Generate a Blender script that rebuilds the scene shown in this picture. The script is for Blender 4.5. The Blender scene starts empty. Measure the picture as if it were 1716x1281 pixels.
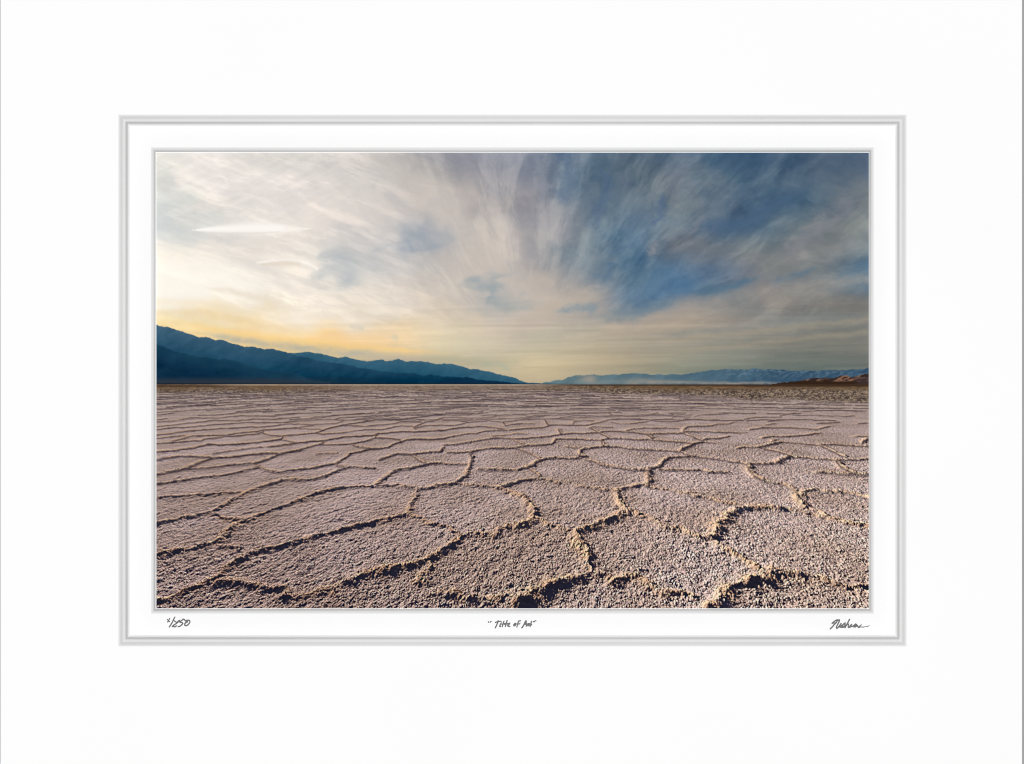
# A white double-matted landscape print lying on a table, photographed straight from above.
import bpy, math
import numpy as np

# ---------------------------------------------------------------- scale
# everything on the board is measured in picture units (u) from the top-left of the view;
# 1 u = 0.28 mm, so the board is about 48 cm wide
MM = 0.00028
VW, VH = 1716.0, 1281.0
BOARD_TOP = 0.0115                      # height of the mat surface above the table
CAM_H = 1.60
def P(x, y, z=BOARD_TOP):
    k = (CAM_H-z)/(CAM_H-BOARD_TOP)     # a point measured in the picture, placed at its own depth
    return ((x-VW/2)*MM*k, (VH/2-y)*MM*k, z)

# ---------------------------------------------------------------- camera, world, lamp, exposure
scene = bpy.context.scene
C = scene.collection
cam_d = bpy.data.cameras.new('camera'); cam = bpy.data.objects.new('camera', cam_d); C.objects.link(cam)
cam_d.sensor_width = 36.0; cam_d.sensor_fit = 'HORIZONTAL'
cam_d.lens = 36.0*(CAM_H-BOARD_TOP)/(VW*MM)
cam.location = (0, 0, CAM_H); cam.rotation_euler = (0, 0, 0)
cam_d.clip_start = 0.05; cam_d.clip_end = 50
scene.camera = cam

world = bpy.data.worlds.new('World'); scene.world = world; world.use_nodes = True
world.node_tree.nodes['Background'].inputs[0].default_value = (1, 1, 1, 1)
world.node_tree.nodes['Background'].inputs[1].default_value = 0.03      # dim even ambient fill added from all sides, no walls built

lamp_d = bpy.data.lights.new('copy_stand_lamp', 'AREA'); lamp = bpy.data.objects.new('copy_stand_lamp', lamp_d); C.objects.link(lamp)
lamp_d.shape = 'DISK'; lamp_d.size = 0.9; lamp_d.energy = 301.0
lamp.location = (-0.10, 0.02, 5.0); lamp.rotation_euler = (0, math.radians(-1.15), 0)
lamp_d.color = (1.0, 1.0, 1.0)

scene.cycles.filter_width = 1.05            # crisp copy lens
scene.view_settings.view_transform = 'Standard'; scene.view_settings.look = 'None'
scene.view_settings.gamma = 1.0; scene.view_settings.exposure = 0.0; scene.view_settings.use_curve_mapping = False

# ---------------------------------------------------------------- materials
def new_mat(name):
    m = bpy.data.materials.new(name); m.use_nodes = True
    nt = m.node_tree; b = nt.nodes['Principled BSDF']; return m, nt, b

def board_mat(name, base, var, bump, scale, rough=0.9):
    """matt paper board: faint fibre mottling and tooth"""
    m, nt, b = new_mat(name)
    b.inputs['Roughness'].default_value = rough; b.inputs['Specular IOR Level'].default_value = 0.0
    tc = nt.nodes.new('ShaderNodeTexCoord')
    n = nt.nodes.new('ShaderNodeTexNoise'); n.inputs['Scale'].default_value = scale; n.inputs['Detail'].default_value = 4
    nt.links.new(tc.outputs['Object'], n.inputs['Vector'])
    r = nt.nodes.new('ShaderNodeValToRGB')
    r.color_ramp.elements[0].position = .3; r.color_ramp.elements[1].position = .7
    r.color_ramp.elements[0].color = tuple(c*(1-var) for c in base)+(1,)
    r.color_ramp.elements[1].color = tuple(base)+(1,)
    nt.links.new(n.outputs['Fac'], r.inputs['Fac']); nt.links.new(r.outputs['Color'], b.inputs['Base Color'])
    if bump:
        f = nt.nodes.new('ShaderNodeTexNoise'); f.inputs['Scale'].default_value = 1400; f.inputs['Detail'].default_value = 3
        nt.links.new(tc.outputs['Object'], f.inputs['Vector'])
        bp = nt.nodes.new('ShaderNodeBump'); bp.inputs['Strength'].default_value = bump; bp.inputs['Distance'].default_value = .0002
        nt.links.new(f.outputs['Fac'], bp.inputs['Height']); nt.links.new(bp.outputs['Normal'], b.inputs['Normal'])
    return m
WHITE = 0.80
M_MAT = board_mat('mat_board_white', (WHITE,)*3, .012, .05, 9)
M_LINER = board_mat('liner_board_white', (WHITE*.962,)*3, .010, .05, 11)
M_CORE = board_mat('board_core_shaded', (WHITE*.81,)*3, .02, .08, 60)  # core colour darkened to deepen bevel shade that bounced light fills in
M_PAPER = board_mat('print_paper_white', (WHITE,)*3, .006, 0, 20)
M_TABLE = board_mat('table_shade_grey', (.30, .30, .30), .10, .1, 14, .7)  # grey deepened to carry the board's shadow beside its edge
m, nt, b = new_mat('pencil_grey'); M_INK = m
b.inputs['Roughness'].default_value = .8; b.inputs['Specular IOR Level'].default_value = .05
tc = nt.nodes.new('ShaderNodeTexCoord'); n = nt.nodes.new('ShaderNodeTexNoise'); n.inputs['Scale'].default_value = 2600
nt.links.new(tc.outputs['Object'], n.inputs['Vector'])
r = nt.nodes.new('ShaderNodeValToRGB'); r.color_ramp.elements[0].position = .35; r.color_ramp.elements[1].position = .68
r.color_ramp.elements[0].color = (.105, .105, .106, 1); r.color_ramp.elements[1].color = (.18, .18, .18, 1)
nt.links.new(n.outputs['Fac'], r.inputs['Fac']); nt.links.new(r.outputs['Color'], b.inputs['Base Color'])
m, nt, b = new_mat('photo_ink'); M_PHOTO = m
b.inputs['Roughness'].default_value = .75; b.inputs['Specular IOR Level'].default_value = 0.0
at = nt.nodes.new('ShaderNodeAttribute'); at.attribute_name = 'ink'
tc = nt.nodes.new('ShaderNodeTexCoord'); n = nt.nodes.new('ShaderNodeTexNoise'); n.inputs['Scale'].default_value = 3800; n.inputs['Detail'].default_value = 1
nt.links.new(tc.outputs['Object'], n.inputs['Vector'])
mr = nt.nodes.new('ShaderNodeMapRange'); mr.inputs['To Min'].default_value = .975; mr.inputs['To Max'].default_value = 1.025
nt.links.new(n.outputs['Fac'], mr.inputs['Value'])
mx = nt.nodes.new('ShaderNodeVectorMath'); mx.operation = 'SCALE'
nt.links.new(at.outputs['Color'], mx.inputs[0]); nt.links.new(mr.outputs['Result'], mx.inputs['Scale'])
nt.links.new(mx.outputs['Vector'], b.inputs['Base Color'])

# ---------------------------------------------------------------- mesh helpers
def mesh_obj(name, verts, faces, mat, parent=None, smooth=False):
    me = bpy.data.meshes.new(name); me.from_pydata(verts, [], faces); me.materials.append(mat)
    if smooth: me.polygons.foreach_set('use_smooth', [True]*len(me.polygons))
    me.update(); o = bpy.data.objects.new(name, me); C.objects.link(o)
    if parent: o.parent = parent
    return o

def rings(name, prof, mat, parent, smooth=False):
    """nested rectangles (x0, y0, x1, y1, z) joined into mitred bands"""
    v, f = [], []
    for x0, y0, x1, y1, z in prof:
        v += [P(x0, y0, z), P(x1, y0, z), P(x1, y1, z), P(x0, y1, z)]
    for k in range(len(prof)-1):
        a, c = 4*k, 4*(k+1)
        for i in range(4):
            j = (i+1) % 4; f.append((a+i, c+i, c+j, a+j))
    return mesh_obj(name, v, f, mat, parent, smooth)

def bevel_profile(px, light, z0):
    """cut bevel: slope at each step worked back from the shade wanted there"""
    xs = np.linspace(px[0], px[-1], 61); g = np.interp(xs, px, light)
    sl = np.tan(np.arccos(np.clip(g, .2, 1)))  # wanted brightness turned into slope, so the shade is built into the shape
    z = z0-np.concatenate([[0], np.cumsum((sl[1:]+sl[:-1])/2*np.diff(xs))])*MM
    return xs-px[0], z
# ======================================================================
#  THE PRINTED PICTURE: a flat photographic print, computed ink by ink
#  (colours are worked out on a grid and stored as ink colours of the sheet)
# ======================================================================
PX0, PX1, PY0, PY1 = 262.0, 1456.0, 256.0, 1020.0        # picture area of the print
NX, NY = 1195, 765
HORIZON, VPX, FOCAL = 644.6, 859.0, 520.0
RNG = np.random.default_rng(7)
TAB = RNG.random((64, 256, 256), dtype=np.float32)

def vnoise(u, v, k=0):
    """smooth lattice noise, 0..1"""
    iu = np.floor(u); iv = np.floor(v)
    fu = (u - iu).astype(np.float32); fv = (v - iv).astype(np.float32)
    a = iu.astype(np.int64) & 255; b = iv.astype(np.int64) & 255
    a1 = (a + 1) & 255; b1 = (b + 1) & 255
    fu = fu*fu*fu*(fu*(fu*6-15)+10); fv = fv*fv*fv*(fv*(fv*6-15)+10)
    t = TAB[k % 64]
    return (t[b, a]*(1-fu)+t[b, a1]*fu)*(1-fv) + (t[b1, a]*(1-fu)+t[b1, a1]*fu)*fv

def fbm(u, v, k=0, octs=4, gain=0.5):
    s = 0.0; amp = 1.0; tot = 0.0
    for i in range(octs):
        s = s + amp*vnoise(u*2.03**i+17.3*i, v*2.03**i+9.1*i, k+i); tot += amp; amp *= gain
    return s/tot

def worley(u, v, k=0):
    """distance to the nearest and second nearest scattered point"""
    iu = np.floor(u).astype(np.int64); iv = np.floor(v).astype(np.int64)
    f1 = np.full(u.shape, 9.0, np.float32); f2 = f1.copy(); idv = np.zeros(u.shape, np.float32)
    ta, tb, tc = TAB[k], TAB[k+1], TAB[k+2]
    for dj in (-1, 0, 1):
        for di in (-1, 0, 1):
            a = (iu+di) & 255; b = (iv+dj) & 255
            d = ((iu+di+ta[b, a]-u)**2 + (iv+dj+tb[b, a]-v)**2).astype(np.float32)
            near = d < f1
            f2 = np.where(near, f1, np.minimum(f2, d)); idv = np.where(near, tc[b, a], idv); f1 = np.where(near, d, f1)
    return np.sqrt(f1), np.sqrt(f2), idv

def sstep(a, b, x):
    t = np.clip((x-a)/(b-a), 0, 1); return t*t*(3-2*t)

def s2l(c):
    c = np.asarray(c, np.float32)/255.0
    return np.where(c <= 0.04045, c/12.92, ((c+0.055)/1.055)**2.4)

def l2s(c):
    c = np.clip(c, 0, 1)
    return np.where(c <= 0.0031308, c*12.92, 1.055*c**(1/2.4)-0.055)*255.0

def blur(a, r):
    """three box passes along both axes"""
    for _ in range(3):
        for ax in (0, 1):
            p = np.pad(a, [(r+1, r) if i == ax else (0, 0) for i in range(a.ndim)], mode='edge')
            c = np.cumsum(p, axis=ax, dtype=np.float64)
            n = a.shape[ax]
            hi = np.take(c, np.arange(2*r+1, 2*r+1+n), axis=ax); lo = np.take(c, np.arange(0, n), axis=ax)
            a = ((hi-lo)/(2*r+1)).astype(np.float32)
    return a

def sample(a, yy, xx):
    """bilinear lookup"""
    h, w = a.shape[:2]
    xx = np.clip(xx, 0, w-1.001); yy = np.clip(yy, 0, h-1.001)
    x0 = xx.astype(np.int32); y0 = yy.astype(np.int32); fx = (xx-x0).astype(np.float32); fy = (yy-y0).astype(np.float32)
    i = y0*w+x0; f = a.ravel()
    return (f[i]*(1-fx)+f[i+1]*fx)*(1-fy)+(f[i+w]*(1-fx)+f[i+w+1]*fx)*fy

# ---------------------------------------------------------------- sky ink
SKY_X = [262, 342, 422, 502, 582, 662, 742, 822, 902, 982, 1062, 1142, 1222, 1302, 1382, 1456]
SKY_Y = [262, 300, 340, 380, 420, 460, 500, 540, 580, 610, 640]
SKY = [
 [(218,217,210),(232,224,218),(222,215,208),(212,207,200),(206,198,194),(196,190,184),(165,163,165),(146,148,158),(124,132,148),(92,110,136),(92,108,130),(84,102,130),(66,92,120),(70,92,122),(84,100,126),(84,100,128)],
 [(214,214,206),(235,226,220),(232,223,217),(220,212,206),(208,201,196),(200,193,187),(180,175,172),(156,155,162),(132,138,150),(98,116,138),(98,112,130),(98,110,130),(80,102,128),(78,98,125),(88,104,128),(98,110,132)],
 [(206,212,210),(222,216,208),(230,221,215),(224,214,208),(212,204,198),(208,199,193),(200,191,185),(178,172,170),(152,152,158),(104,120,140),(96,112,134),(100,112,130),(86,104,130),(76,100,128),(92,106,126),(116,120,130)],
 [(196,204,206),(214,212,206),(230,222,214),(228,218,210),(218,208,202),(206,200,196),(194,190,188),(200,191,184),(164,162,165),(110,124,142),(88,110,138),(92,108,130),(80,102,130),(88,106,128),(112,120,130),(118,124,134)],
 [(244,232,216),(236,226,214),(230,220,210),(220,212,204),(206,202,198),(204,198,194),(190,186,184),(202,192,184),(172,168,168),(116,130,148),(80,108,140),(112,118,134),(110,118,134),(122,126,134),(126,128,136),(110,122,138)],
 [(254,246,232),(252,243,230),(244,234,222),(240,229,216),(206,202,198),(210,202,194),(206,197,188),(200,190,182),(182,174,168),(124,134,148),(100,124,148),(92,120,150),(104,120,144),(126,128,136),(120,126,134),(100,122,144)],
 [(254,248,232),(250,240,224),(248,237,220),(244,232,216),(238,226,210),(220,208,194),(210,198,184),(190,184,178),(196,184,172),(156,154,154),(116,136,154),(98,126,152),(116,130,140),(146,142,138),(140,138,134),(142,138,132)],
 [(248,224,170),(246,222,172),(246,224,184),(246,230,204),(240,226,206),(230,214,190),(216,202,180),(206,192,174),(192,180,166),(180,172,160),(178,166,152),(168,158,146),(154,148,140),(142,142,138),(136,138,134),(136,136,132)],
 [(238,204,144),(238,204,144),(244,208,146),(248,210,142),(244,206,148),(238,210,168),(222,208,176),(208,196,172),(196,186,162),(186,174,150),(172,162,144),(158,152,138),(144,142,132),(134,134,126),(132,132,125),(130,130,124)],
 [(200,184,150),(200,184,150),(200,184,150),(200,186,150),(205,188,150),(182,172,152),(194,180,152),(192,182,156),(204,188,154),(186,172,144),(166,156,134),(144,144,128),(126,132,122),(114,121,114),(110,117,111),(108,113,108)],
 [(196,180,140),(196,180,140),(196,180,140),(196,180,140),(196,180,140),(192,176,146),(192,176,146),(194,178,148),(192,176,146),(176,164,140),(156,152,130),(134,140,124),(110,122,116),(100,112,110),(96,110,106),(94,106,104)]]

def cubic_axis(n_out, xs_out, xs, vals):
    """Catmull-Rom along axis 0"""
    xs = np.asarray(xs, float); n = len(xs)
    i = np.clip(np.searchsorted(xs, xs_out)-1, 0, n-2)
    t = np.clip((xs_out-xs[i])/(xs[i+1]-xs[i]), 0, 1)
    g = np.gradient(vals, xs, axis=0)
    h = (xs[i+1]-xs[i])
    t = t.reshape((-1,)+(1,)*(vals.ndim-1)); h = h.reshape(t.shape)
    return ((2*t**3-3*t**2+1)*vals[i]+(t**3-2*t**2+t)*h*g[i]+(-2*t**3+3*t**2)*vals[i+1]+(t**3-t**2)*h*g[i+1])

def stroke(X, Y, pts, width, taper=True):
    """soft weight 0..1 around a tapering brush line of (x, y, half width) points"""
    best = np.zeros_like(X)
    ln = np.cumsum([0]+[math.hypot(b[0]-a[0], b[1]-a[1]) for a, b in zip(pts[:-1], pts[1:])]); ln = ln/ln[-1]
    rim = [not taper or p[0] <= 262 or p[0] >= 1455 or p[1] <= 257 for p in (pts[0], pts[-1])]
    for k, ((x0, y0, w0), (x1, y1, w1)) in enumerate(zip(pts[:-1], pts[1:])):
        dx, dy = x1-x0, y1-y0; L = dx*dx+dy*dy
        t = np.clip(((X-x0)*dx+(Y-y0)*dy)/L, 0, 1)
        q = ln[k]+(ln[k+1]-ln[k])*t
        fade = (1 if rim[0] else sstep(-.03, .25, q))*(1 if rim[1] else sstep(1.03, .75, q))
        d = np.hypot(X-x0-t*dx, Y-y0-t*dy); w = (w0+(w1-w0)*t)*width
        best = np.maximum(best, np.exp(-(d/w)**2)*fade)
    return best

def paint_sky(X, Y):
    vals = np.array(SKY, float)
    lift = np.interp(SKY_X, [262, 560, 760], [.34, .22, 0])[None, :, None]*np.interp(SKY_Y, [262, 500, 545], [1, 1, 0])[:, None, None]
    rt = np.interp(SKY_X, [900, 990], [0, 1])[None, :, None]; vals = vals+rt*np.array([2, 3, -4.])*np.interp(SKY_Y, [440, 500], [1, 0])[:, None, None]
    vals = vals-np.interp(SKY_X, [1200, 1330], [0, 9])[None, :, None]*np.interp(SKY_Y, [460, 500, 580, 610], [0, 1, 1, 0])[:, None, None]
    vals = vals+(np.array([255, 250, 242.])-vals)*lift
    # wind-drawn wobble of the cloud field
    ang = np.arctan2(Y-640, X-880); rad = np.log(np.hypot(X-880, (Y-640)*1.2)+30)
    n1 = fbm(X/95, Y/62, 1, 5, .55)-.5; n2 = fbm(X/95+31, Y/62+5, 8, 5, .55)-.5
    wob = sstep(640, 520, Y)
    xs = X+n1*95*wob; ys = Y+n2*60*wob*sstep(256, 300, Y)
    far = sstep(110, 340, np.hypot(X-880, (Y-640)*1.2))
    gx = np.linspace(240, 1480, 311); gy = np.linspace(240, 660, 106)
    a = cubic_axis(0, gy, SKY_Y, vals); a = np.moveaxis(a, 1, 0); a = cubic_axis(0, gx, SKY_X, a); a = np.moveaxis(a, 0, 1)
    u = (xs-240)/4.0; v = (ys-240)/4.0
    col = np.stack([sample(np.ascontiguousarray(a[..., c], np.float32), v, u) for c in range(3)], -1)
    # fine cirrus fibres drawn out from the far end of the valley, stronger where the sky is blue
    blue = sstep(-18, 34, col[..., 2]-col[..., 0])
    fib = fbm(ang*12+fbm(X/80, Y/60, 30, 3)*1.1, rad*4.2+fbm(X/60, Y/60, 35, 3)*1.5, 20, 5, .6)-.5
    fib2 = fbm(X/52+fbm(X/70, Y/50, 44, 4)*2.6, Y/30+n1*2, 40, 6, .62)-.5
    amt = (fib*.95*far+fib2*.55)*sstep(600, 520, Y)
    warm = np.array([40, 35, 27.0])
    col = col + amt[..., None]*(warm*(0.55+0.75*blue[..., None]))
    wr = sstep(.42, .72, fbm(ang*10+fbm(X/110, Y/80, 62, 2)*.8, rad*2.6, 64, 6, .66))
    ul = X*.95+Y*.31; vl = Y*.95-X*.31
    wl = sstep(.40, .74, fbm(ul/105+n1*.6, vl/17+n2*1.2, 67, 6, .66))
    wis = (wr-.45)*sstep(600, 800, X)*far*.72+(wl-.45)*sstep(840, 600, X)*.55
    col = col + (wis*sstep(590, 500, Y))[..., None]*np.array([30, 27, 22.])
    low = fbm(X/120+n1*2, Y/5.5+X/170*0.55, 50, 4, .5)-.5          # level streaks near the horizon
    col = col + low[..., None]*np.array([34, 28, 22.0])*(sstep(470, 560, Y)*sstep(650, 610, Y)*(.35+.4*sstep(480, 700, X)))[..., None]
    wsp = fbm((X*.42+Y*.9)/8, (X*.9-Y*.42)/55, 60, 4, .62)-.5
    col = col + (wsp*17*sstep(640, 520, X)*sstep(440, 330, Y))[..., None]*np.array([1, .97, .92])
    def lay(pts, width, rgb, amount, rag=.5, sc=20):
        nonlocal col
        Xn = X+(fbm(X/sc, Y/sc*1.6, 33, 2 if sc >= 40 else 4, .6)-.5)*sc*rag*2.2; Yn = Y+(fbm(X/sc+9, Y/sc*1.6, 36, 2 if sc >= 40 else 4, .6)-.5)*sc*rag*1.5
        m = stroke(Xn, Yn, pts, width*(1 if rag < .2 else 1.35), rag >= .2)*amount
        m = np.clip(m, 0, 1)*(1 if rag < .2 else np.clip(0.35+.95*fbm(X/22+n1*3, Y/15+n2*3, 39, 5, .6), 0, 1))
        col = col*(1-m[..., None])+np.array(rgb, float)*m[..., None]
    # gaps of clear blue
    lay([(1000,530,5),(1060,526,9),(1095,518,7),(1130,508,4)], 1, (88,120,142), .75)
    lay([(930,522,3),(985,515,5),(1010,530,5)], 1.3, (112,140,160), .6)
    lay([(1165,492,3),(1210,486,5),(1245,474,4.5),(1275,462,2.5)], 1, (74,108,134), .8, .35, 14)
    lay([(1285,477,2),(1315,468,4),(1345,458,4),(1375,446,2)], 1.1, (92,116,136), .65, .4, 14)
    lay([(1390,470,2),(1425,457,4),(1458,445,6)], 1.2, (90,116,136), .65, .4, 14)
    lay([(1064,466,12),(1110,480,14),(1170,488,9)], 1, (88,122,150), .32, .8)
    lay([(800,494,12),(838,485,15),(866,474,10)], 1.15, (140,156,164), .75, 1.1, 40)
    lay([(800,500,4),(850,514,6),(880,512,5),(915,506,5)], 1, (154,164,164), .6, .6)
    lay([(672,362,18),(706,386,28),(745,414,20)], 1.2, (146,158,172), .75, 1.1, 50)
    lay([(520,406,14),(570,436,19),(622,468,14)], 1.2, (176,184,188), .65, 1.1, 50)
    lay([(625,425,5),(645,420,6),(668,398,7)], 1, (174,181,190), .42, 1.2, 40)
    lay([(262,380,12),(300,392,14),(340,404,6)], 1.1, (198,205,206), .45, .6)
    lay([(262,345,8),(300,340,10),(345,326,6)], 1, (204,210,206), .5, .5)
    lay([(945,256,8),(955,300,14),(940,345,12)], 1.1, (78,102,132), .55, .8)
    lay([(1012,262,5),(1020,310,8),(1005,355,9),(990,400,10)], 1, (82,104,134), .6, .8)
    lay([(1120,320,6),(1108,350,6),(1090,385,5)], 1, (74,98,132), .6, .8)
    lay([(1145,395,8),(1190,384,12),(1250,372,10),(1300,345,10),(1360,312,8)], 1, (76,100,130), .6, .6)
    lay([(1175,270,10),(1260,266,16),(1300,275,12)], 1, (70,94,122), .55, .7)
    lay([(1030,440,7),(1010,462,8),(990,480,8)], 1, (92,120,146), .42, .8)
    lay([(1015,425,4),(1045,412,5),(1075,396,4)], 1, (80,108,138), .55, .6)
    # paler drifts of cloud
    lay([(1082,430,5),(1094,418,7),(1104,404,3)], 1, (146,144,148), .7, .9, 12)
    lay([(1190,362,5),(1165,378,7),(1150,390,4)], 1, (128,128,142), .6, .8)
    lay([(1290,442,5),(1350,402,9),(1400,362,12),(1440,315,12)], 1.1, (134,134,142), .65, .6)
    lay([(1330,390,4),(1372,370,4),(1385,362,3)], 1, (142,142,142), .5, .6)
    lay([(905,256,4),(910,300,6),(912,340,7)], 1, (140,146,158), .6, .8)
    lay([(985,285,5),(992,330,8),(975,370,9)], 1, (106,120,136), .6, .8)
    lay([(1055,275,8),(1050,310,12),(1045,345,9)], 1, (104,116,132), .6, .9)
    lay([(1140,275,5),(1135,295,9),(1125,325,6)], 1, (112,118,136), .55, .9)
    lay([(660,270,12),(700,330,18),(760,370,26),(800,420,26),(850,450,20),(890,490,14)], 1.1, (202,192,184), .7, .4)
    lay([(880,478,10),(915,472,14),(935,480,9)], 1, (192,180,170), .75, .6)
    lay([(880,520,6),(940,508,8),(1010,488,9),(1030,492,7)], 1, (188,176,162), .75, .5)
    lay([(890,540,6),(1010,525,6),(1062,540,10),(1150,516,10),(1250,492,9),(1350,480,8),(1456,468,7)], 1, (168,158,150), .5, .3)
    lay([(262,440,20),(330,462,24),(400,480,20),(262,490,24)], 1.1, (255,248,236), .75, .3, 30)
    # bright lens clouds and ragged highlights at upper left
    lay([(330,385.4,1.2),(352,384.8,3),(380,384,5),(425,383,6.2),(470,383,4.6)], 1.3, (255,251,247), .95, .03)
    lay([(322,386,.6),(400,383.5,5.5),(440,383,6.5),(480,383.5,4.5),(500,384,2.5),(522,383.5,.7)], 1.25, (252,247,241), .7, .06)
    lay([(340,391,.8),(420,391.4,1.4),(470,389,1)], 1.2, (224,217,210), .5, .05)
    lay([(430,441,.8),(455,437,1.5),(480,436,1.8),(505,438,1.8),(522,445,1.8),(532,451,1.5)], 1.6, (254,248,240), .8, .1)
    lay([(438,444,1.2),(470,442,3.6),(500,443,3)], 1.5, (226,214,198), .75, .1)
    for p in ([(268,271,2),(284,273,1.6),(300,281,3),(318,293,4),(340,303,3)], [(288,300,2),(305,305,3),(322,300,2.4)],
              [(360,290,1.5),(378,300,3),(386,312,2)], [(455,316,1),(475,321,1.5)], [(400,357,.8),(424,365,1.2)]):
        lay(p, 1.15, (248,240,230), .62, 1.0, 8)
    # bands of evening colour over the left range
    lay([(262,506,4),(330,508,5),(400,520,5),(470,536,5)], 1.2, (244,226,194), .5, .25)
    lay([(335,480,2),(385,488,4),(430,500,4),(480,514,3)], 1.1, (232,218,198), .6, .3)
    lay([(262,525,4),(330,523,5),(400,536,6),(470,552,5),(540,558,4)], 1.2, (234,204,150), .42, .25)
    lay([(270,532,3),(370,556,4),(440,566,5),(520,576,5),(600,583,4),(690,590,3),(780,594,2)], 1.1, (250,210,138), .8, .25)
    lay([(310,556,1.5),(420,574,5),(500,583,6),(580,592,6),(680,600,6)], 1, (186,180,162), .95, .25)
    lay([(700,602,6),(760,604,8),(830,610,6)], 1, (178,174,148), .6, .2)
    lay([(800,612,3),(835,611,4),(858,622,4)], 1, (166,176,158), .5, .2)
    lay([(585,549,2.5),(600,549,3),(612,551,2)], 1, (206,202,184), .7, .3)
    lay([(655,566,2),(668,567,3)], 1, (202,204,180), .6, .3)
    for yy in (560, 581):
        lay([(1060,yy+15,2.5),(1160,yy+7,3),(1300,yy-8,4),(1456,yy-24,4)], 1, (164,152,132), .5, .3)
    lay([(1062,563,3),(1150,558,4),(1250,548,4),(1330,536,4),(1456,528,4)], 1, (124,130,130), .45, .3)
    return np.clip(col, 0, 255)

# ------------------------------------------------------- mountain outlines
def line(ox, oy, s, pts):
    return [(ox+x/s, oy+y/s) for x, y in pts]
Z = 5.693
M_NEAR = line(256,500,Z,[(30,258),(90,275),(130,270),(200,295),(300,325),(440,370),(500,368),(545,378),(590,402),(665,398),(740,425),(880,462),(920,458),(980,470),(1060,485),(1140,480),(1200,500),(1300,525),(1380,555),(1470,562),(1560,595),(1700,615)]) + \
         line(556,500,Z,[(60,622),(100,625),(200,645),(260,665),(400,685),(560,705),(620,712),(780,715),(860,735),(950,730),(1050,745),(1200,755),(1280,765),(1400,780),(1560,797),(1700,806)]) + [(880,644)]
M_BACK = line(256,500,Z,[(1280,528),(1300,522),(1440,515),(1480,513),(1560,525),(1640,540)]) + \
         line(556,500,Z,[(0,560),(60,568),(140,558),(200,580),(330,605),(420,592),(480,590),(530,602),(590,588),(640,585),(710,605),(780,602),(860,602),(920,610),(1020,632),(1090,625),(1150,622),(1200,640),(1270,658),(1310,675),(1380,680),(1450,690),(1560,715),(1640,738)]) + \
         line(856,500,Z,[(0,750),(40,760),(90,785),(150,805),(300,815),(520,824)])
M_FRONT = line(256,500,Z,[(30,440),(100,465),(200,505),(350,540),(480,565),(600,580),(700,585),(780,590),(860,620),(960,655),(1060,680),(1130,685),(1180,697),(1260,695),(1340,705),(1400,730),(1480,770),(1560,790),(1700,802)])
M_FOOT = line(556,500,Z,[(1000,812),(1060,790),(1130,765),(1200,758),(1290,752),(1380,775),(1500,790),(1700,800)])
M_RIGHT = line(856,500,Z,[(300,806),(400,790),(500,780),(550,755),(620,740),(700,732),(800,728),(870,735),(970,725),(1030,728),(1150,720),(1280,720),(1340,732),(1420,722),(1470,735),(1540,722),(1600,732)]) + \
          line(1156,500,Z,[(0,715),(100,705),(190,690),(280,685),(380,678),(480,678),(560,685),(600,670),(680,678),(780,680),(900,685),(1000,690),(1100,690),(1220,692),(1360,685),(1480,688),(1600,680),(1730,666)])
M_HILL = line(1156,500,Z,[(780,822),(900,803),(1000,795),(1100,780),(1180,765),(1300,762),(1400,755),(1500,735),(1540,755),(1600,745),(1730,712)])

def skyline(X, pts, rough=1.0, k=3):
    p = np.array(pts); top = np.interp(X, p[:, 0], p[:, 1], left=2000, right=2000)
    return top + (fbm(X/8, X*0+k*3.7, k, 4, .72)-.5)*4.2*rough

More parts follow.
